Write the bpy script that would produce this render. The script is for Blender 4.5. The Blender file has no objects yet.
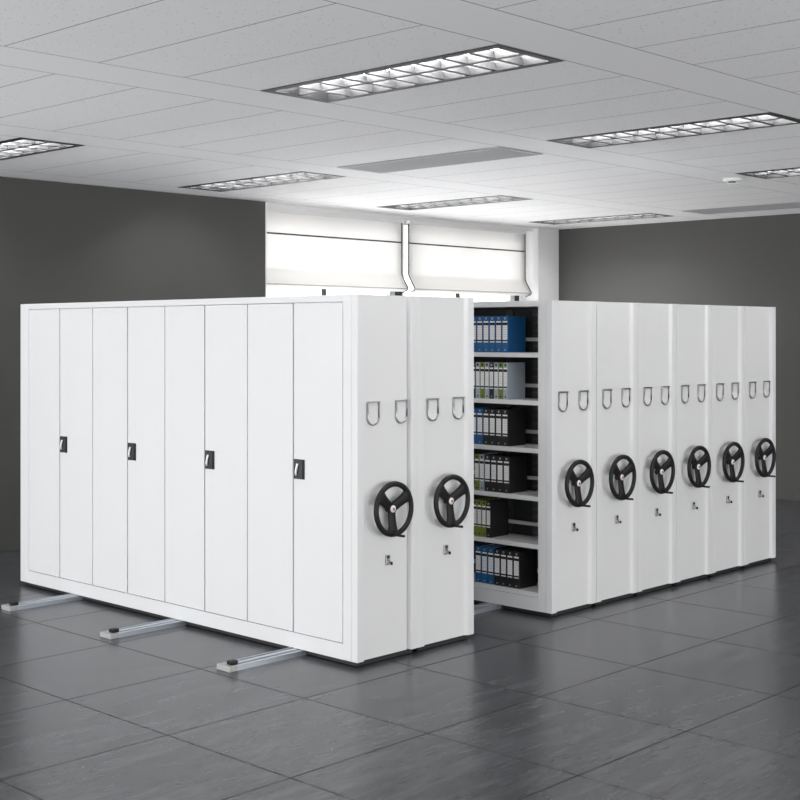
import bpy, bmesh, math
from mathutils import Vector, Matrix
PI = math.pi
SC = bpy.context.scene
C = SC.collection

# ------------------------------------------------------------------ camera, world, light
cam_d = bpy.data.cameras.new('camera')
cam = bpy.data.objects.new('camera', cam_d)
C.objects.link(cam)
cam_d.sensor_width = 36.0
cam_d.lens = 1320.2 / 800 * 36.0
cam_d.shift_y = (334.2 - 400) / 800
cam_d.clip_end = 200
cam.location = (-5.771, -5.864, 2.086)
cam.rotation_euler = (PI / 2, 0, math.radians(-46.397))
SC.camera = cam

world = bpy.data.worlds.new('world')
SC.world = world
world.use_nodes = True
bg = world.node_tree.nodes['Background']
bg.inputs[0].default_value = (1.0, 0.995, 0.985, 1)
bg.inputs[1].default_value = 2.8

SC.view_settings.view_transform = 'Standard'
SC.view_settings.look = 'None'
SC.view_settings.gamma = 1.0
SC.view_settings.use_curve_mapping = False
SC.view_settings.exposure = 0.05
SC.cycles.use_denoising = True
SC.cycles.max_bounces = 8
SC.cycles.diffuse_bounces = 5

def area(name, loc, target, sx, sy, power, col=(1, 1, 1)):
    d = bpy.data.lights.new(name, 'AREA')
    d.shape = 'RECTANGLE'; d.size = sx; d.size_y = sy; d.energy = power; d.color = col
    o = bpy.data.objects.new(name, d); C.objects.link(o)
    o.location = loc
    v = Vector(target) - Vector(loc)
    o.rotation_euler = v.to_track_quat('-Z', 'Y').to_euler()
    return o
# left daylight and far windows, plus two added upward fills brightening the ceiling
area('daylight_left', (-7.5, 3.9, 1.7), (0, 4.2, 1.5), 3.2, 3.0, 168, (.96, .98, 1))
area('ceiling_fill_left', (-8.5, 1.5, 0.4), (1, 2.5, 4.6), 7.0, 1.0, 200, (.96, .98, 1))  # added low lamp, tilted up to lift the ceiling
area('ceiling_fill_behind', (3.0, -8.0, 0.4), (5, 2, 4.6), 11.0, 1.0, 98)  # added unseen uplight behind the viewer, also for the ceiling
area('daylight_windows', (6.6, 5.9, 1.5), (6.0, -1, 1.8), 4.8, .9, 112)

# ------------------------------------------------------------------ materials
def mat(name, col, rough=0.5, metal=0.0, spec=0.5, emit=None, es=0.0):
    m = bpy.data.materials.new(name); m.use_nodes = True
    b = m.node_tree.nodes['Principled BSDF']
    b.inputs['Base Color'].default_value = (*col, 1)
    b.inputs['Roughness'].default_value = rough
    b.inputs['Metallic'].default_value = metal
    b.inputs['Specular IOR Level'].default_value = spec
    if emit:
        b.inputs['Emission Color'].default_value = (*emit, 1)
        b.inputs['Emission Strength'].default_value = es
    return m
def nd(m, typ, **kw):
    n = m.node_tree.nodes.new(typ)
    for k, v in kw.items(): setattr(n, k, v)
    return n
def lk(m, a, b): m.node_tree.links.new(a, b)
def mixcol(m, fac, a, b):
    n = nd(m, 'ShaderNodeMix', data_type='RGBA')
    if hasattr(fac, 'links'): lk(m, fac, n.inputs[0])
    else: n.inputs[0].default_value = fac
    for i, v in ((6, a), (7, b)):
        if hasattr(v, 'links'): lk(m, v, n.inputs[i])
        else: n.inputs[i].default_value = (*v, 1)
    return n.outputs[2]
def math_(m, op, a, b=None, c=None):
    n = nd(m, 'ShaderNodeMath', operation=op)
    for i, v in enumerate((a, b, c)):
        if v is None: continue
        if hasattr(v, 'links'): lk(m, v, n.inputs[i])
        else: n.inputs[i].default_value = v
    return n.outputs[0]
def noisy(m, c0, c1, scale, vec=None, detail=3):
    b = m.node_tree.nodes['Principled BSDF']
    tc = nd(m, 'ShaderNodeTexCoord')
    mp = nd(m, 'ShaderNodeMapping'); lk(m, tc.outputs['Object'], mp.inputs[0])
    if vec: mp.inputs['Scale'].default_value = vec
    n = nd(m, 'ShaderNodeTexNoise'); n.inputs['Scale'].default_value = scale
    n.inputs['Detail'].default_value = detail
    lk(m, mp.outputs[0], n.inputs['Vector'])
    lk(m, mixcol(m, n.outputs[0], c0, c1), b.inputs['Base Color'])
    return n

M = {}
M['white'] = mat('white_powder_coat', (.80, .805, .82), .42, 0, .35)
noisy(M['white'], (.74, .743, .75), (.76, .763, .77), 3.0)
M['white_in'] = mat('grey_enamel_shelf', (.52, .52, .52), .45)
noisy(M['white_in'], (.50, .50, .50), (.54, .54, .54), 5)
M['shade_in'] = mat('shade_black_interior', (.022, .022, .023), .5)  # near-black colour stands in for shade inside the shelves
noisy(M['shade_in'], (.018, .018, .02), (.028, .028, .028), 4)
M['post'] = mat('dark_grey_slotted_steel', (.05, .048, .046), .5)
M['post2'] = mat('pale_slot', (.12, .12, .12), .5)
M['chrome'] = mat('brushed_chrome', (.42, .42, .43), .3, 1)
M['card'] = mat('label_card', (.74, .74, .74), .5)
M['black'] = mat('black_plastic', (.010, .010, .011), .5, 0, .3)
noisy(M['black'], (.008, .008, .009), (.012, .012, .013), 20)
M['blackp'] = mat('black_binder', (.014, .014, .015), .45)
noisy(M['blackp'], (.012, .012, .013), (.018, .018, .019), 15)
M['blue'] = mat('blue_binder', (.012, .10, .26), .45)
noisy(M['blue'], (.010, .092, .24), (.014, .11, .28), 15)
M['olive'] = mat('olive_binder', (.22, .28, .035), .45)
noisy(M['olive'], (.16, .20, .025), (.20, .245, .035), 15)
M['greyb'] = mat('grey_blue_binder', (.36, .42, .47), .45)
noisy(M['greyb'], (.34, .40, .45), (.38, .44, .49), 15)
M['paper'] = mat('paper_label', (.88, .88, .88), .6)
M['print'] = mat('grey_print', (.30, .30, .31), .6)
M['capw'] = mat('white_cap', (.85, .82, .80), .4)
M['copper'] = mat('copper_red_badge', (.42, .12, .09), .35, .4)
M['plate'] = mat('dark_grey_lock_plate', (.045, .046, .05), .4)
M['silver'] = mat('silver_lever', (.9, .9, .9), .3, .2)
M['alu'] = mat('galvanised_rail_steel', (.58, .62, .68), .36, .75)
noisy(M['alu'], (.54, .58, .64), (.62, .66, .72), 12, (1, 20, 20))
M['endc'] = mat('cast_grey_end_block', (.42, .42, .41), .55, .2)
noisy(M['endc'], (.38, .38, .37), (.48, .48, .47), 25)
M['plaster'] = mat('white_plaster', (.80, .80, .80), .8)
noisy(M['plaster'], (.79, .79, .79), (.81, .81, .81), 6)
M['lighttrim'] = mat('dark_grey_luminaire_frame', (.022, .022, .023), .5, 0, .3)
M['louver'] = mat('louver_dark_aluminium', (.05, .05, .052), .45)
M['reflector'] = mat('white_reflector', (.9, .9, .9), .3)
M['tube'] = mat('fluorescent_tube', (.9, .9, .9), .3, emit=(1, 1, 1), es=75)
M['vent'] = mat('grey_air_grille', (.34, .34, .35), .6)
M['ventdark'] = mat('dark_grille_slot', (.16, .16, .165), .6)
M['frame'] = mat('grey_window_frame', (.52, .56, .60), .45)
M['gasket'] = mat('black_gasket', (.02, .02, .02), .6)
M['cord'] = mat('dark_blind_batten', (.05, .05, .05), .5)
M['sill'] = mat('blind_bottom_rail', (.50, .48, .47), .4, .2)

# dark grey painted wall
M['wall'] = mat('dark_grey_paint', (.078, .077, .074), .75, 0, .3)
noisy(M['wall'], (.075, .074, .071), (.081, .080, .077), 2.5)

# blind fabric: lets daylight through
m = M['blind'] = mat('white_blind_fabric', (.80, .79, .775), .8)
b = m.node_tree.nodes['Principled BSDF']
tr = nd(m, 'ShaderNodeBsdfTranslucent'); tr.inputs[0].default_value = (.90, .895, .89, 1)
mx = nd(m, 'ShaderNodeMixShader'); mx.inputs[0].default_value = .62
out = m.node_tree.nodes['Material Output']
lk(m, b.outputs[0], mx.inputs[1]); lk(m, tr.outputs[0], mx.inputs[2]); lk(m, mx.outputs[0], out.inputs[0])

# glass
m = M['glass'] = bpy.data.materials.new('window_glass'); m.use_nodes = True
nt = m.node_tree; nt.nodes.clear()
o_ = nt.nodes.new('ShaderNodeOutputMaterial'); t_ = nt.nodes.new('ShaderNodeBsdfTransparent')
g_ = nt.nodes.new('ShaderNodeBsdfGlossy'); g_.inputs['Roughness'].default_value = .02
x_ = nt.nodes.new('ShaderNodeMixShader'); x_.inputs[0].default_value = .06
nt.links.new(t_.outputs[0], x_.inputs[1]); nt.links.new(g_.outputs[0], x_.inputs[2]); nt.links.new(x_.outputs[0], o_.inputs[0])

def line_mask(m, coord, off, period, half):
    """1 on thin lines at off + k*period"""
    a = math_(m, 'SUBTRACT', coord, off)
    a = math_(m, 'DIVIDE', a, period)
    fr = math_(m, 'FRACT', math_(m, 'ADD', a, 0.5))
    d = math_(m, 'ABSOLUTE', math_(m, 'SUBTRACT', fr, 0.5))
    return math_(m, 'LESS_THAN', d, half / period)

# floor tiles: slate grey porcelain with fine brushed streaks
m = M['floor'] = mat('slate_floor_tiles', (.12, .12, .13), .3)
b = m.node_tree.nodes['Principled BSDF']
tc = nd(m, 'ShaderNodeTexCoord'); sp = nd(m, 'ShaderNodeSeparateXYZ'); lk(m, tc.outputs['Object'], sp.inputs[0])
TP = 0.960
lx = line_mask(m, sp.outputs[0], -0.673, TP, .0042)
ly = line_mask(m, sp.outputs[1], 0.710, TP, .0042)
joint = math_(m, 'MAXIMUM', lx, ly)
mp = nd(m, 'ShaderNodeMapping'); lk(m, tc.outputs['Object'], mp.inputs[0])
mp.inputs['Rotation'].default_value = (0, 0, math.radians(38)); mp.inputs['Scale'].default_value = (1.3, 7.5, 1)
n1 = nd(m, 'ShaderNodeTexNoise'); n1.inputs['Scale'].default_value = 1.6; n1.inputs['Detail'].default_value = 6
n1.inputs['Roughness'].default_value = .62
# per tile shift so that the streaks differ from one tile to the next
fx_ = math_(m, 'FLOOR', math_(m, 'DIVIDE', math_(m, 'SUBTRACT', sp.outputs[0], -0.673), TP))
fy_ = math_(m, 'FLOOR', math_(m, 'DIVIDE', math_(m, 'SUBTRACT', sp.outputs[1], 0.710), TP))
cb = nd(m, 'ShaderNodeCombineXYZ'); lk(m, math_(m, 'MULTIPLY', fx_, 3.7), cb.inputs[0]); lk(m, math_(m, 'MULTIPLY', fy_, 5.3), cb.inputs[1])
lk(m, math_(m, 'MULTIPLY', math_(m, 'ADD', fx_, fy_), 2.1), cb.inputs[2])
va = nd(m, 'ShaderNodeVectorMath', operation='ADD'); lk(m, mp.outputs[0], va.inputs[0]); lk(m, cb.outputs[0], va.inputs[1])
lk(m, va.outputs[0], n1.inputs['Vector'])
wn = nd(m, 'ShaderNodeTexWhiteNoise', noise_dimensions='3D'); lk(m, cb.outputs[0], wn.inputs['Vector'])
rmp = nd(m, 'ShaderNodeMapRange'); lk(m, n1.outputs[0], rmp.inputs[0])
rmp.inputs[1].default_value = .33; rmp.inputs[2].default_value = .68
c1 = mixcol(m, rmp.outputs[0], (.037, .039, .043), (.094, .098, .106))
c2 = mixcol(m, math_(m, 'MULTIPLY', wn.outputs[0], .22), c1, (.10, .10, .105))
c3 = mixcol(m, joint, c2, (.014, .014, .015))
lk(m, c3, b.inputs['Base Color'])
rr = math_(m, 'ADD', math_(m, 'MULTIPLY', joint, .5), .27)
lk(m, math_(m, 'SUBTRACT', .45, math_(m, 'MULTIPLY', joint, .3)), b.inputs['Specular IOR Level'])
lk(m, rr, b.inputs['Roughness'])

# ceiling: mineral fibre planks between plain bands
CZ = 3.6
RP, R0, RL = 2.37, -1.49, 1.92       # row period, start, plank length
CP, C0 = 0.583, -0.432               # plank width
m = M['ceil'] = mat('mineral_fibre_ceiling', (.86, .86, .86), .85, 0, .2)
b = m.node_tree.nodes['Principled BSDF']
tc = nd(m, 'ShaderNodeTexCoord'); sp = nd(m, 'ShaderNodeSeparateXYZ'); lk(m, tc.outputs['Object'], sp.inputs[0])
rowf = math_(m, 'MULTIPLY', math_(m, 'FRACT', math_(m, 'DIVIDE', math_(m, 'SUBTRACT', sp.outputs[1], R0), RP)), RP)
inrow = math_(m, 'LESS_THAN', rowf, RL)
lx = math_(m, 'MULTIPLY', line_mask(m, sp.outputs[0], C0, CP, .0045), inrow)
ly1 = line_mask(m, sp.outputs[1], R0, RP, .0045)
ly2 = line_mask(m, sp.outputs[1], R0 + RL, RP, .0045)
ln = math_(m, 'MAXIMUM', lx, math_(m, 'MAXIMUM', ly1, ly2))
vo = nd(m, 'ShaderNodeTexVoronoi'); vo.inputs['Scale'].default_value = 26
mp = nd(m, 'ShaderNodeMapping'); lk(m, tc.outputs['Object'], mp.inputs[0]); mp.inputs['Scale'].default_value = (1.6, 1, 1)
lk(m, mp.outputs[0], vo.inputs['Vector'])
wsel = nd(m, 'ShaderNodeSeparateColor'); lk(m, vo.outputs['Color'], wsel.inputs[0])
hole = math_(m, 'MULTIPLY', math_(m, 'LESS_THAN', vo.outputs['Distance'], .17), math_(m, 'GREATER_THAN', wsel.outputs[0], .45))
hole = math_(m, 'MULTIPLY', hole, inrow)
c1 = mixcol(m, math_(m, 'MULTIPLY', hole, .6), (.90, .90, .905), (.38, .38, .38))
c2 = mixcol(m, ln, c1, (.32, .32, .32))
lk(m, c2, b.inputs['Base Color'])

# ------------------------------------------------------------------ mesh helpers
class MB:
    def __init__(s): s.bm = bmesh.new(); s.mats = []
    def mi(s, m):
        if m not in s.mats: s.mats.append(m)
        return s.mats.index(m)
    def box(s, x0, x1, y0, y1, z0, z1, m, bev=0):
        r = bmesh.ops.create_cube(s.bm, size=1)
        vs = r['verts']
        bmesh.ops.scale(s.bm, vec=(abs(x1 - x0), abs(y1 - y0), abs(z1 - z0)), verts=vs)
        bmesh.ops.translate(s.bm, vec=((x0 + x1) / 2, (y0 + y1) / 2, (z0 + z1) / 2), verts=vs)
        fs = {f for v in vs for f in v.link_faces}
        i = s.mi(m)
        for f in fs: f.material_index = i
        if bev:
            es = list({e for v in vs for e in v.link_edges})
            r = bmesh.ops.bevel(s.bm, geom=es, offset=bev, segments=2, affect='EDGES', profile=.5)
            for f in r['faces']: f.material_index = i
        return s
    def prism(s, pts, axis, a0, a1, m):
        """closed outline pts (2D) swept along an axis; axis 'z': pts=(x,y), 'y': (x,z), 'x': (y,z)"""
        def P(p, a):
            return {'z': (p[0], p[1], a), 'y': (p[0], a, p[1]), 'x': (a, p[0], p[1])}[axis]
        A = [s.bm.verts.new(P(p, a0)) for p in pts]; B = [s.bm.verts.new(P(p, a1)) for p in pts]
        i = s.mi(m); n = len(pts); fs = []
        for k in range(n):
            fs.append(s.bm.faces.new((A[k], A[(k + 1) % n], B[(k + 1) % n], B[k])))
        fs.append(s.bm.faces.new(A[::-1])); fs.append(s.bm.faces.new(B))
        for f in fs: f.material_index = i
        bmesh.ops.recalc_face_normals(s.bm, faces=fs)
        return s
    def tube(s, path, r, m, seg=10, closed=False, ry=None):
        """round tube along a list of points"""
        pts = [Vector(p) for p in path]; n = len(pts); rings = []
        i = s.mi(m); ref = None
        for k in range(n):
            if closed: t = pts[(k + 1) % n] - pts[k - 1]
            else: t = pts[min(k + 1, n - 1)] - pts[max(k - 1, 0)]
            t.normalize()
            up = Vector((0, 1, 0)) if abs(t.y) < .9 else Vector((0, 0, 1))
            a = t.cross(up).normalized(); bb = a.cross(t).normalized()
            rr = ry or r
            rings.append([s.bm.verts.new(pts[k] + a * (math.cos(2 * PI * j / seg) * r) + bb * (math.sin(2 * PI * j / seg) * rr)) for j in range(seg)])
        fs = []
        for k in range(n if closed else n - 1):
            A, B = rings[k], rings[(k + 1) % n]
            for j in range(seg):
                fs.append(s.bm.faces.new((A[j], A[(j + 1) % seg], B[(j + 1) % seg], B[j])))
        if not closed:
            fs.append(s.bm.faces.new(rings[0][::-1])); fs.append(s.bm.faces.new(rings[-1]))
        for f in fs: f.material_index = i; f.smooth = True
        bmesh.ops.recalc_face_normals(s.bm, faces=fs)
        return s
    def lathe(s, prof, c, axis, m, seg=24):
        """prof = [(radius, height)...] around an axis through c"""
        rings = []; i = s.mi(m)
        for (r, h) in prof:
            ring = []
            for j in range(seg):
                a = 2 * PI * j / seg; u, v = r * math.cos(a), r * math.sin(a)
                p = {'z': (u, v, h), 'y': (u, h, v), 'x': (h, u, v)}[axis]
                ring.append(s.bm.verts.new(Vector(c) + Vector(p)))
            rings.append(ring)
        fs = []
        for A, B in zip(rings, rings[1:]):
            for j in range(seg):
                fs.append(s.bm.faces.new((A[j], A[(j + 1) % seg], B[(j + 1) % seg], B[j])))
        fs.append(s.bm.faces.new(rings[0])); fs.append(s.bm.faces.new(rings[-1]))
        for f in fs: f.material_index = i; f.smooth = len(f.verts) == 4
        bmesh.ops.recalc_face_normals(s.bm, faces=fs)
        return s
    def build(s, name, parent=None, loc=(0, 0, 0)):
        me = bpy.data.meshes.new(name); s.bm.to_mesh(me); s.bm.free()
        for m in s.mats: me.materials.append(m)
        o = bpy.data.objects.new(name, me); C.objects.link(o)
        o.location = loc
        if parent: o.parent = parent
        return o
def tag(o, label=None, cat=None, group=None, kind=None):
    if label: o['label'] = label
    if cat: o['category'] = cat
    if group: o['group'] = group
    if kind: o['kind'] = kind
    return o
def empty(name, loc):
    o = bpy.data.objects.new(name, None); C.objects.link(o); o.location = loc
    o.empty_display_size = .1
    return o
def copy_tree(o, parent=None):
    c = o.copy(); C.objects.link(c)
    if parent: c.parent = parent
    for ch in list(o.children): copy_tree(ch, c)
    return c
def struct(mb, name): return tag(mb.build(name), kind='structure')

# ------------------------------------------------------------------ the room
XR, YW, YB = 9.65, 5.65, 5.97         # right wall, window wall, plane of the windows
XL, YF = -11.5, -11.5                 # how far the open-plan room runs towards the viewer
f_ = MB(); f_.box(XL, XR + .2, YF, YW + .6, -.1, 0, M['floor']); struct(f_, 'floor')

LIGHTS = []     # (column k, row j)
def cellx(k): return C0 + CP * k, C0 + CP * (k + 1)
def rowy(j): return R0 + RP * j, R0 + RP * j + RL
for k, j in ((0, 2), (5, 2), (10, 2), (15, 2), (0, 0), (5, 0), (10, 0)): LIGHTS.append((k, j))
holes = [(cellx(k), rowy(j)) for k, j in LIGHTS]
xs = sorted({XL, XR + .2} | {round(v, 5) for (a, _) in holes for v in (a[0] + .006, a[1] - .006)})
ys = sorted({YF, YW + .6} | {round(v, 5) for (_, a) in holes for v in (a[0] + .006, a[1] - .006)})
ce = MB()
grid = {}
def gv(x, y, z):
    key = (x, y, z)
    if key not in grid: grid[key] = ce.bm.verts.new(key)
    return grid[key]
ce.mi(M['ceil'])
for i in range(len(xs) - 1):
    for j in range(len(ys) - 1):
        cx, cy = (xs[i] + xs[i + 1]) / 2, (ys[j] + ys[j + 1]) / 2
        if any(a[0] < cx < a[1] and b2[0] < cy < b2[1] for a, b2 in holes): continue
        ce.bm.faces.new([gv(xs[i], ys[j], CZ), gv(xs[i], ys[j + 1], CZ), gv(xs[i + 1], ys[j + 1], CZ), gv(xs[i + 1], ys[j], CZ)])
ce_o = struct(ce, 'ceiling')
mod = ce_o.modifiers.new('thickness', 'SOLIDIFY'); mod.thickness = .02; mod.offset = -1
sl = MB(); sl.box(XL, XR + .2, YF, YW + .6, CZ + .16, CZ + .26, M['plaster']); struct(sl, 'trim_1')

w = MB(); w.box(XL, 4.09, YW, YW + .4, 0, CZ + .16, M['wall']); struct(w, 'wall_left')
w = MB(); w.box(XR, XR + .2, YF, YW + .6, 0, CZ + .16, M['wall']); struct(w, 'wall_right')
# window wall: white pier in the corner, parapet under the windows
w = MB()
w.box(9.17, XR, YW, YW + .6, 0, CZ + .16, M['plaster'])
w.box(4.09, 9.17, YB - .02, YW + .6, 0, 1.0, M['plaster'])
w.box(4.09, 9.17, YB - .02, YW + .6, CZ - .02, CZ + .16, M['plaster'])
w.box(4.09, 4.11, YW, YW + .6, 0, CZ, M['plaster'])
struct(w, 'wall_back')
w = MB(); w.box(4.09, 9.17, YB - .14, YB - .02, .97, 1.0, M['plaster'], .004); struct(w, 'trim_2')
# thin light ceiling trims along the wall heads
w = MB(); w.box(4.11, 9.17, YW + .10, YW + .14, CZ - .05, CZ, M['plaster']); struct(w, 'trim_3')

# windows
for n, (xa, xb) in enumerate(((4.11, 6.70), (6.70, 9.17)), 1):
    t = tag(empty('window_%d' % n, ((xa + xb) / 2, YB, 1.0)), kind='structure')
    ox = (xa + xb) / 2
    fr = MB(); g = .045
    z0, z1 = 0, CZ - .02 - 1.0
    fr.box(xa - ox, xa - ox + .03, 0, .07, z0, z1, M['plaster'])
    fr.box(xb - ox - .23, xb - ox - .14, 0, .07, z0, z1, M['frame'])
    fr.box(xa - ox + .03, xb - ox - .23, 0, .07, z0, z0 + .07, M['frame'])
    fr.box(xa - ox + .03, xb - ox - .23, 0, .07, z1 - .07, z1, M['frame'])
    fr.build('window_frame', t)
    fr = MB(); mid = 5.33 if n == 1 else 7.83
    fr.box(mid - ox - .016, mid - ox + .016, .005, .06, z0 + .07, z1 - .07, M['gasket'])
    fr.build('glazing_bar', t)
    fr = MB()
    fr.box(xb - ox - .14, xb - ox - (.01 if n == 1 else .04), -.004, .05, z0, z1, M['gasket'])
    if n == 2: fr.box(xb - ox - .04, xb - ox, -.004, .05, z0, z1, M['plaster'])
    fr.build('seal', t)
    gl = MB(); gl.box(xa - ox + .03, xb - ox - .23, .03, .036, z0 + .07, z1 - .07, M['glass']); gl.build('glass_pane', t)

# roman blinds: flat fabric whose lowest fold swings out into the room
def make_blind(xa, xb, label):
    t = tag(empty('roman_blind', ((xa + xb) / 2, 5.80, 2.58)), label, 'blind', 'roman blinds over the windows')
    hw = (xb - xa) / 2
    prof = [(0, .93), (0, .72), (0, .50), (0, .34), (0, .285), (-.006, .262), (-.030, .22), (-.075, .15), (-.105, .105), (-.112, .090), (-.104, .076), (-.07, .060), (-.05, .052)]
    mb = MB(); mb.mi(M['blind'])
    N = 24
    rows = [[mb.bm.verts.new((-hw + 2 * hw * i / N, y, z)) for i in range(N + 1)] for y, z in prof]
    for a, b3 in zip(rows, rows[1:]):
        for i in range(N):
            fc = mb.bm.faces.new((a[i], a[i + 1], b3[i + 1], b3[i])); fc.smooth = True
    fab = mb.build('fabric', t)
    md = fab.modifiers.new('thickness', 'SOLIDIFY'); md.thickness = .003
    mb = MB(); mb.mi(M['blind'])
    lin = [(.008, .275), (-.002, .245), (-.030, .20), (-.070, .14), (-.095, .105)]
    rows = [[mb.bm.verts.new((-hw + .01 + 2 * (hw - .01) * i / N, y, z)) for i in range(N + 1)] for y, z in lin]
    for a, b3 in zip(rows, rows[1:]):
        for i in range(N):
            fc = mb.bm.faces.new((a[i], a[i + 1], b3[i + 1], b3[i])); fc.smooth = True
    mb.build('fold_lining', t)
    h2 = MB(); h2.box(-hw, hw, -.03, .03, .93, .985, M['plaster'], .004); h2.build('head_rail', t)
    h2 = MB(); h2.box(-hw, hw, -.012, -.003, .672, .690, M['cord']); h2.build('batten', t)
    h2 = MB(); h2.box(-hw, hw, -.122, -.110, .078, .092, M['sill'], .003); h2.build('bottom_rail', t)
    for sx in (-1, 1):
        h2 = MB(); h2.tube([(sx * hw, y - .004, z) for y, z in prof], .0085, M['cord'], 6)
        h2.build('side_tape', t)
    # pull hooks at the right-hand bottom corner
    h2 = MB()
    h2.tube([(hw + .012, -.05, .16), (hw + .014, -.10, .09), (hw + .010, -.08, .06)], .010, M['cord'], 6)
    h2.tube([(hw + .012, -.06, .06), (hw - .03, -.04, .035)], .007, M['cord'], 6)
    h2.build('pull_hook', t)
    return t
make_blind(4.10, 6.505, 'white roman blind over the left window, beside the dark wall')
make_blind(6.63, 9.05, 'white roman blind over the right window, beside the white corner pier')

# ------------------------------------------------------------------ ceiling fixtures
def make_light():
    W, L = CP - .016, RL - .016
    t = empty('recessed_ceiling_light', (0, 0, CZ))
    h1 = MB()
    fw = .055
    for (a, b4, c, d) in ((-W/2, -W/2 + fw, -L/2, L/2), (W/2 - fw, W/2, -L/2, L/2), (-W/2 + fw, W/2 - fw, -L/2, -L/2 + fw), (-W/2 + fw, W/2 - fw, L/2 - fw, L/2)):
        h1.box(a, b4, c, d, -.004, .05, M['lighttrim'])
    h1.build('frame', t)
    h1 = MB()
    h1.box(-W/2, W/2, -L/2, L/2, .11, .115, M['reflector'])
    for s in (-1, 1):
        h1.box(s * (W/2 - .004), s * W/2, -L/2, L/2, .05, .11, M['lighttrim'])
        h1.box(-W/2, W/2, s * (L/2 - .004), s * L/2, .05, .11, M['lighttrim'])
    h1.build('reflector', t)
    h1 = MB()
    iw, il = W - 2 * fw, L - 2 * fw
    h1.box(-.02, .02, -il/2, il/2, .0, .05, M['louver'])
    n = 9
    for k in range(1, n):
        y = -il/2 + il * k / n
        h1.prism([(-.5 * .036, .0), (.5 * .036, .0), (.5 * .012, .045), (-.5 * .012, .045)], 'x', -iw/2, iw/2, M['louver'])
        vs = list(h1.bm.verts)[-8:]
        bmesh.ops.translate(h1.bm, vec=(0, y, 0), verts=vs)
    h1.build('louver', t)
    for s in (-1, 1):
        h1 = MB(); h1.tube([(s * iw/4, -il/2 + .02, .075), (s * iw/4, il/2 - .02, .075)], .013, M['tube'], 10)
        h1.build('lamp_tube', t)
    return t
LL = ['louvred ceiling light at the left edge, above the dark wall\'s near end',
      'louvred ceiling light just in front of the corner where dark wall meets window recess',
      'louvred ceiling light above the right window blind, mostly behind its neighbours',
      'louvred ceiling light nearest the white corner pier and right dark wall',
      'louvred ceiling light highest in view, nearest the viewer, above the left cabinets',
      'louvred ceiling light at the upper right edge, nearer than the smoke detector',
      'louvred ceiling light at the right edge, beside the smoke detector']
lp = make_light()
for i, (k, j) in enumerate(LIGHTS):
    o = lp if i == 0 else copy_tree(lp)
    (xa, xb), (ya, yb) = cellx(k), rowy(j)
    o.location = ((xa + xb) / 2, (ya + yb) / 2, CZ)
    tag(o, LL[i], 'ceiling light', 'recessed louvred ceiling lights')

def make_vent():
    W, L = CP - .02, RL - .02
    t = empty('air_grille', (0, 0, CZ - .002))
    h1 = MB(); h1.box(-W/2, W/2, -L/2, L/2, -.008, 0, M['vent'], .002); h1.build('panel', t)
    h1 = MB()
    for k in range(12):
        x = -W/2 + .05 + k * (W - .1) / 11
        h1.box(x - .006, x + .006, -L/2 + .05, L/2 - .05, -.012, -.008, M['vent'])
    h1.build('slats', t)
    return t
v0 = make_vent()
for i, (k, lab) in enumerate(((5, 'flat grey air grille in ceiling, in front of the window blinds'),
                              (15, 'flat grey air grille in ceiling along the right dark wall'))):
    o = v0 if i == 0 else copy_tree(v0)
    (xa, xb), (ya, yb) = cellx(k), rowy(1)
    o.location = ((xa + xb) / 2, (ya + yb) / 2, CZ - .002)
    tag(o, lab, 'air vent', 'flat grey ceiling grilles')

t = tag(empty('smoke_detector', (5.74, .64, CZ)), 'round white smoke detector on the ceiling near the right edge', 'smoke detector')
d = MB(); d.lathe([(.088, 0), (.09, -.012), (.086, -.026), (.078, -.032), (.05, -.034)], (0, 0, 0), 'z', M['plaster'], 28); d.build('base', t)
d = MB(); d.lathe([(.046, -.034), (.044, -.048)], (0, 0, 0), 'z', M['gasket'], 20)
d.build('sensor_slots', t)
d = MB(); d.lathe([(.05, -.048), (.048, -.056), (.03, -.060), (.01, -.061)], (0, 0, 0), 'z', M['plaster'], 20)
for a in (20, 140, 260):
    x, y = .046 * math.cos(math.radians(a)), .046 * math.sin(math.radians(a))
    d.box(x - .007, x + .007, y - .007, y + .007, -.05, -.032, M['plaster'])
d.build('sensor_cap', t)

# ------------------------------------------------------------------ floor rails
def make_rail():
    t = empty('floor_rail', (0, 0, 0))
    r = MB()
    # extrusion: low side flanges, raised middle with two running grooves
    pr = [(-.062, 0), (.062, 0), (.062, .031), (.056, .034), (.044, .034), (.044, .018), (.020, .018), (.020, .034),
          (-.020, .034), (-.020, .018), (-.044, .018), (-.044, .034), (-.056, .034), (-.062, .031)]
    r.prism(pr, 'x', -.54, 5.35, M['alu'])
    r.build('track', t)
    r = MB()
    for s in (-1, 1): r.box(-.54, 5.35, s * .032 - .0118, s * .032 + .0118, .0181, .0195, M['gasket'])
    r.build('groove_shade', t)  # dark strips laid in the grooves to stand for their shade
    r = MB(); r.box(-.605, -.54, -.064, .064, 0, .034, M['endc'], .003)
    r.build('end_block', t)
    r = MB(); r.box(-.575, -.52, -.045, .005, .034, .060, M['black'], .006); r.build('rubber_stop', t)
    return t
r0 = make_rail()
for i, (y, lab) in enumerate(((.57, 'steel floor rail nearest the cabinet block\'s front corner'),
                              (1.85, 'steel floor rail in the middle, under the doors\' centre'),
                              (3.17, 'steel floor rail furthest left, end cut by the photo edge'))):
    o = r0 if i == 0 else copy_tree(r0)
    o.location = (0, y, 0)
    tag(o, lab, 'floor rail', 'steel floor rails under the shelving')

# ------------------------------------------------------------------ mobile shelving
UW, UL, Z0, Z1 = .56, 3.99, .036, 2.335
def arc(cx, cz, r, a0, a1, n):
    return [(cx + r * math.cos(math.radians(a0 + (a1 - a0) * i / n)), cz + r * math.sin(math.radians(a0 + (a1 - a0) * i / n))) for i in range(n + 1)]

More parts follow.
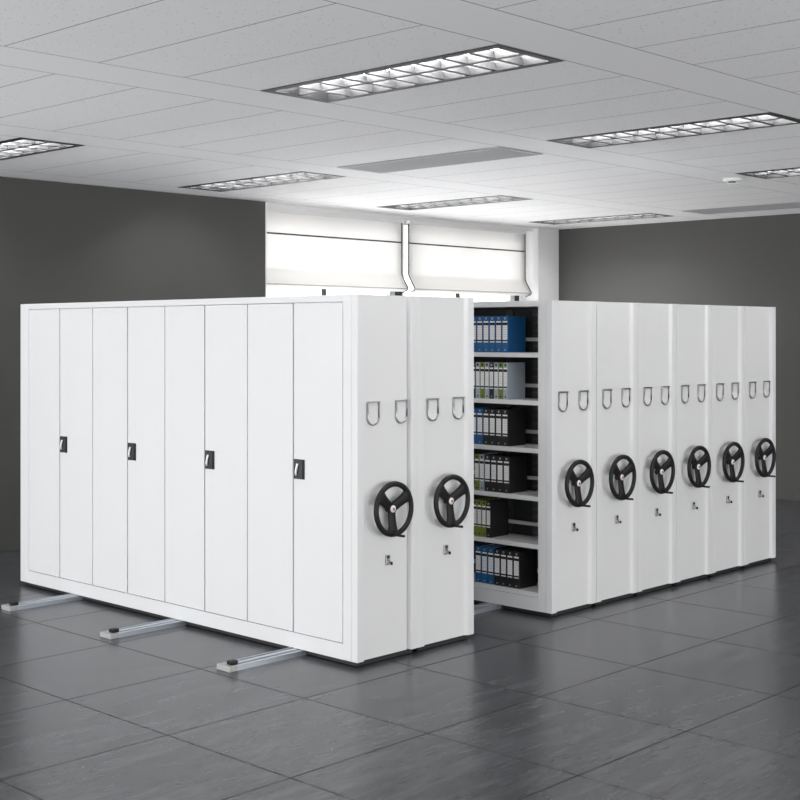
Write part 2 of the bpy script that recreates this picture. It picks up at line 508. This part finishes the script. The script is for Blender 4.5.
def end_panel(parent, y0=0, flip=False, groove=False):
    e = MB()
    pr = [(0.002, 0), (.058, 0), (.064, .022), (.478, .022), (.499, 0), (.558, 0), (.56, .003), (.56, .052), (0, .052), (0, .002)]
    if groove: pr = pr[:3] + [(.474, .022), (.474, .044), (.492, .044), (.494, 0)] + pr[5:]
    if flip: pr = [(x, y0 + .052 - y) for x, y in pr]
    e.prism(pr, 'z', Z0, Z1, M['white'])
    o = e.build('end_panel', parent)
    md = o.modifiers.new('soft', 'BEVEL'); md.width = .0025; md.segments = 2; md.limit_method = 'ANGLE'
    return o

def fittings(t):
    # two card holders
    for cx in (.157, .415):
        W, zt, zb = .049, .071, -.070
        pts = [(-W, zt), (-W, zb + .045)] + arc(-W + .045, zb + .045, .045, 180, 270, 6) + arc(W - .045, zb + .045, .045, 270, 360, 6) + [(W, zb + .045), (W, zt)]
        mb = MB(); mb.tube([(p[0], 0, p[1]) for p in pts], .0068, M['chrome'], 8, ry=.009)
        mb.box(-W - .005, W + .005, -.012, .002, zt - .004, zt + .006, M['chrome'])
        ho = mb.build('card_holder', t, (cx, .016, 1.584))
        cd = MB(); pp = arc(-W + .045, zb + .045, .042, 180, 270, 6) + arc(W - .045, zb + .045, .042, 270, 360, 6) + [(W - .002, zt - .006), (-W + .002, zt - .006)]
        cd.prism(pp, 'y', 0, .005, M['card']); cd.build('card', ho)
    # hand wheel
    R = .161
    yw = -.044
    mb = MB()
    n = 48
    rim = [(R * math.cos(2 * PI * i / n), 0, R * math.sin(2 * PI * i / n)) for i in range(n)]
    # flattened rim: lathe ring
    ringprof = [(-.018, .006), (-.016, -.007), (-.007, -.013), (.006, -.013), (.015, -.007), (.017, .006), (.008, .016), (-.008, .016)]
    rings = []
    for i in range(n):
        a = 2 * PI * i / n
        rings.append([mb.bm.verts.new(((R + dr) * math.cos(a), dy, (R + dr) * math.sin(a))) for dr, dy in ringprof])
    mi = mb.mi(M['black']); fs = []
    for i in range(n):
        A, B = rings[i], rings[(i + 1) % n]
        for k in range(len(ringprof)):
            fs.append(mb.bm.faces.new((A[k], A[(k + 1) % 8], B[(k + 1) % 8], B[k])))
    # three spokes, waisted, sloping back to the hub
    for ang in (32, 145, 266):
        a = math.radians(ang); u = Vector((math.cos(a), 0, math.sin(a))); v = Vector((-math.sin(a), 0, math.cos(a)))
        st = [(0, .026, .020), (.035, .031, .018), (.07, .031, .012), (.11, .034, .004), (.135, .041, .0), (.154, .054, .0)]
        prev = None
        for (d_, hw, yy) in st:
            q = [mb.bm.verts.new(u * d_ + v * (s * hw) + Vector((0, yy + e, 0))) for s, e in ((-1, -.004), (-.6, -.009), (.6, -.009), (1, -.004), (1, .008), (-1, .008))]
            if prev:
                for k in range(6): fs.append(mb.bm.faces.new((prev[k], prev[(k + 1) % 6], q[(k + 1) % 6], q[k])))
            else: fs.append(mb.bm.faces.new(q))
            prev = q
        fs.append(mb.bm.faces.new(prev))
    for f in fs: f.material_index = mi; f.smooth = True
    bmesh.ops.recalc_face_normals(mb.bm, faces=fs)
    mb.lathe([(.034, .010), (.036, .018), (.034, .030)], (0, 0, 0), 'y', M['black'], 20)
    wh = mb.build('hand_wheel', t, (.285, yw, .973))
    s_ = MB(); s_.lathe([(.024, .026), (.024, .060)], (0, 0, 0), 'y', M['black'], 18); s_.build('shaft', wh)
    s_ = MB(); s_.lathe([(.005, .001), (.019, .002), (.023, .006), (.023, .014)], (0, 0, 0), 'y', M['capw'], 20)
    hc = s_.build('hub_cap', wh)
    hc['label'] = 'white hub cap with small red badge'
    s_ = MB(); s_.lathe([(.004, -.002), (.009, -.001), (.010, .002)], (0, 0, 0), 'y', M['copper'], 14); s_.build('badge', wh)
    a = math.radians(266)
    s_ = MB(); s_.tube([(R * math.cos(a), -.008, R * math.sin(a)), (R * math.cos(a), -.10, R * math.sin(a)), ], .0085, M['black'], 10)
    s_.build('knob', wh)
    # key lock
    lk_ = MB()
    lk_.box(-.018, .018, -.006, .006, -.030, .034, M['chrome'], .003)
    lk_.lathe([(.010, -.018), (.013, -.016), (.013, 0)], (0, 0, -.012), 'y', M['chrome'], 14)
    lk_.box(-.012, .012, -.009, -.005, .014, .028, M['gasket'])
    lo = lk_.build('lock', t, (.288, .016, .640))
    ky = MB(); ky.box(-.003, .003, -.030, -.017, -.018, -.006, M['chrome']); ky.box(-.006, .006, -.042, -.028, -.026, -.006, M['black'], .003)
    ky.build('key', lo)

SHZ = [1.947, 1.592, 1.237, .882, .527, .172]
def make_unit(kind):
    t = empty('mobile_shelving_unit', (0, 0, 0))
    Ya, Yb = .054, UL - .054
    b_ = MB(); Wm = M['white']
    # ring frames on both long sides
    for (x0, x1) in ((0, .022), (UW - .022, UW)):
        b_.box(x0, x1, Ya, .128, Z0, Z1, Wm, .002)
        b_.box(x0, x1, UL - .128, Yb, Z0, Z1, Wm, .002)
        b_.box(x0, x1, .128, UL - .128, 2.292, Z1, Wm)
        b_.box(x0, x1, .128, UL - .128, Z0, .136, Wm)
    b_.box(.022, UW - .022, Ya, Yb, Z1 - .02, Z1, Wm)
    b_.box(.022, UW - .022, Ya, Ya + .02, Z0, Z1 - .02, Wm)
    b_.box(.022, UW - .022, Yb - .02, Yb, Z0, Z1 - .02, Wm)
    b_.box(.022, UW - .022, Ya + .02, Yb - .02, Z0, Z0 + .02, Wm)
    b_.box(UW - .018, UW - .004, .128, UL - .128, .136, 2.292, Wm)
    if kind == 'closed':
        b_.box(.004, .018, .128, UL - .128, .136, 2.292, Wm)
    b_.build('body', t)
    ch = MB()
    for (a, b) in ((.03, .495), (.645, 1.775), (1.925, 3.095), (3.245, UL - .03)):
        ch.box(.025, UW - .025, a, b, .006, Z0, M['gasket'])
    ch.build('contact_shade', t)  # black boxes that stand in for the contact shadow under the body
    end_panel(t, groove=(kind == 'doors'))
    e = MB(); e.box(0, UW, UL - .052, UL, Z0, Z1, Wm, .003); e.build('end_panel', t)
    fittings(t)
    if kind == 'doors':
        seam = [.132 + (3.86 - .132) * i / 8 for i in range(9)]
        for i in range(8):
            ga = .0065 if i % 2 == 0 else .0045
            gb = .0045 if i % 2 == 0 else .0065
            # door i reaches from seam i to seam i+1; pairs meet at odd seams
            d_ = MB(); d_.box(.001, .020, seam[i] + (.002 if i == 0 else gb), seam[i + 1] - (.002 if i == 7 else ga), .140, 2.288, Wm, .002)
            do = d_.build('door', t)
            if i % 2 == 0:
                yc = seam[i + 1] - .062
                lk2 = MB(); lk2.box(-.006, .002, yc - .050, yc + .050, 1.143, 1.272, M['plate'], .002)
                lk2.box(-.009, -.005, yc - .050, yc - .036, 1.146, 1.269, M['black'])
                lo = lk2.build('lock_plate', do); lo['label'] = 'black door lock plate'
                lv = MB(); lv.tube([(-.014, yc + .004, 1.244), (-.018, yc + .006, 1.225), (-.018, yc + .012, 1.205), (-.018, yc + .017, 1.188), (-.014, yc + .017, 1.168)], .0075, M['silver'], 8)
                lv.build('lever', do)
        b2_ = MB(); b2_.box(.030, .034, .128, UL - .128, .136, 2.292, Wm)
        b2_.build('seam_lightener', t)  # unseen white sheet added to lighten the gaps between doors
        b2_ = MB(); b2_.box(.30, .31, .128, UL - .128, .136, 2.29, M['shade_in'])
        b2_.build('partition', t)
    if kind == 'open':
        q = MB(); q.box(.34, .35, .128, UL - .128, .07, 2.29, M['shade_in']); q.build('partition', t)  # back sheet whose black tone carries the shaded depth
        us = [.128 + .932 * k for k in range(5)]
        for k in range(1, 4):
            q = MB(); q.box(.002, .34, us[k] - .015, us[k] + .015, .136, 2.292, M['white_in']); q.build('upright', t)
        q = MB(); q.box(.03, .34, .1285, .131, .136, 2.29, M['shade_in']); q.build('side_shade_sheet', t)  # dark sheet over the white stile, standing for interior shade
        for yy in (.16, .40, .66):
            q = MB(); q.box(.322, .338, yy - .03, yy + .03, .2, 2.28, M['post'])
            for z in range(0, 34):
                zz = .25 + z * .06
                q.box(.319, .323, yy - .012, yy - .004, zz, zz + .012, M['post2'])
                q.box(.319, .323, yy + .012, yy + .020, zz, zz + .012, M['post2'])
            q.build('slotted_post', t)
        for z in SHZ:
            for k in range(4):
                y0, y1 = us[k] + (.004 if k == 0 else .016), us[k + 1] - (.004 if k == 3 else .016)
                q = MB(); q.box(.006, .016, y0, y1, z - .034, z, M['white'], .002); q.box(.012, .318, y0, y1, z - .012, z, M['white'])
                q.build('shelf', t)
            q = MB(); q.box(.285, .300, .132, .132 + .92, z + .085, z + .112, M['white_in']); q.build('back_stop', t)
    return t

LXs = (0, .5605)
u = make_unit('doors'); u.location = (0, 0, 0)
tag(u, 'white shelving unit with eight tall doors and four black door locks', 'shelving', 'white mobile shelving units')
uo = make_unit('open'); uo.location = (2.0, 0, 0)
tag(uo, 'white shelving unit with open shelves of binders facing the aisle', 'shelving', 'white mobile shelving units')
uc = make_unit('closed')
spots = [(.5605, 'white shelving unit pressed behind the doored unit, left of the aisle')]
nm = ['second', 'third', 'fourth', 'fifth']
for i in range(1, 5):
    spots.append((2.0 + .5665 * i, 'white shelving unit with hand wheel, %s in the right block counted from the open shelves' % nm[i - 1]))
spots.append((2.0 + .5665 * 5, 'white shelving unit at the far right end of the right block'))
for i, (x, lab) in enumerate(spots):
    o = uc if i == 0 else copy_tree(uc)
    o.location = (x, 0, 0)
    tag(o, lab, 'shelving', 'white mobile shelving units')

# ------------------------------------------------------------------ binders
def make_binder(col, w_, light=False):
    H, D = .277, .215
    t = empty('ring_binder', (0, 0, 0))
    b_ = MB(); cm = M[col]
    # cover: two boards and a rounded spine, paper block inside; spine faces -X, thickness runs along +Y
    g = .0012
    b_.box(0, D, g, .004 + g, 0, H, cm, .001)
    b_.box(0, D, w_ - .004 - g, w_ - g, 0, H, cm, .001)
    b_.box(0, .005, g + .001, w_ - g - .001, 0, H, cm, .001)
    b_.build('cover', t)
    p = MB(); p.box(.012, D - .008, .006, w_ - .006, .006, H - .008, M['paper'] if col != 'blackp' else M['blackp']); p.build('contents', t)
    zt = lambda px: H - H * (px / 262.0)
    l = MB(); c = w_ / 2; lw = w_ * .36
    l.box(-.0012, 0.0004, c - lw, c + lw, zt(190), zt(36), M['paper'])
    l.box(-.0020, -.001, c - lw - .001, c + lw + .001, zt(66), zt(47), M['gasket'])
    l.box(-.0020, -.001, c - lw - .001, c + lw + .001, zt(182), zt(171), M['gasket'])
    for k in range(5):
        z = zt(82 + k * 17)
        l.box(-.0018, -.001, c - lw * .75, c + lw * .75, z, z + .0016, M['print'])
    l.build('spine_label', t)
    rg = MB(); ma = M['chrome'] if not light else M['gasket']
    rg.lathe([(.0085, -.0030), (.0095, -.001), (.0095, .002)], (0, c, zt(17)), 'x', ma, 12)
    rg.build('finger_ring', t)
    rg = MB(); rg.lathe([(.006, -.0020), (.0065, -.001), (.0065, .002)], (0, c, zt(244)), 'x', M['print'] if not light else M['gasket'], 12)
    rg.build('rivet', t)
    return t
NMC = {'blue': 'blue', 'blackp': 'black', 'olive': 'olive green', 'greyb': 'pale grey'}
ROWN = ['top shelf', 'second shelf from the top', 'third shelf from the top', 'fourth shelf from the top', 'fifth shelf from the top', 'bottom shelf']
W1, W2 = .0625, .0455
rows = [
    (.431, [('blue', W1)] * 6),
    (.436, [('greyb', W2), ('olive', W2), ('greyb', W2), ('blackp', W2), ('greyb', W2), ('olive', W2), ('greyb', W2), ('blackp', W2)]),
    (.431, [('blackp', W1)] * 4 + [('blue', W1)] * 2),
    (.417, [('blackp', W1)] * 4 + [('greyb', .050), ('olive', .050)]),
    (.603, [('blackp', W2), ('olive', W2), ('olive', W2), ('olive', W2)]),
    (.321, [('blackp', W1)] * 4 + [('blue', W1)] * 3)]
ORD = ['first', 'second', 'third', 'fourth', 'fifth', 'sixth', 'seventh', 'eighth']
proto = {}
for r, (y, lst) in enumerate(rows):
    for i, (c_, w_) in enumerate(lst):
        key = (c_, w_)
        if key not in proto:
            o = proto[key] = make_binder(c_, w_, c_ in ('greyb', 'olive'))
        else: o = copy_tree(proto[key])
        o.location = (2.026, y, SHZ[r])
        y += w_
        place = 'right-hand end' if i == 0 else '%s from the right' % ORD[i]
        if i == len(lst) - 1: place = 'leftmost in view'
        tag(o, '%s ring binder on the %s, %s' % (NMC[c_], ROWN[r], place), 'binder', 'ring binders on the ' + ROWN[r])
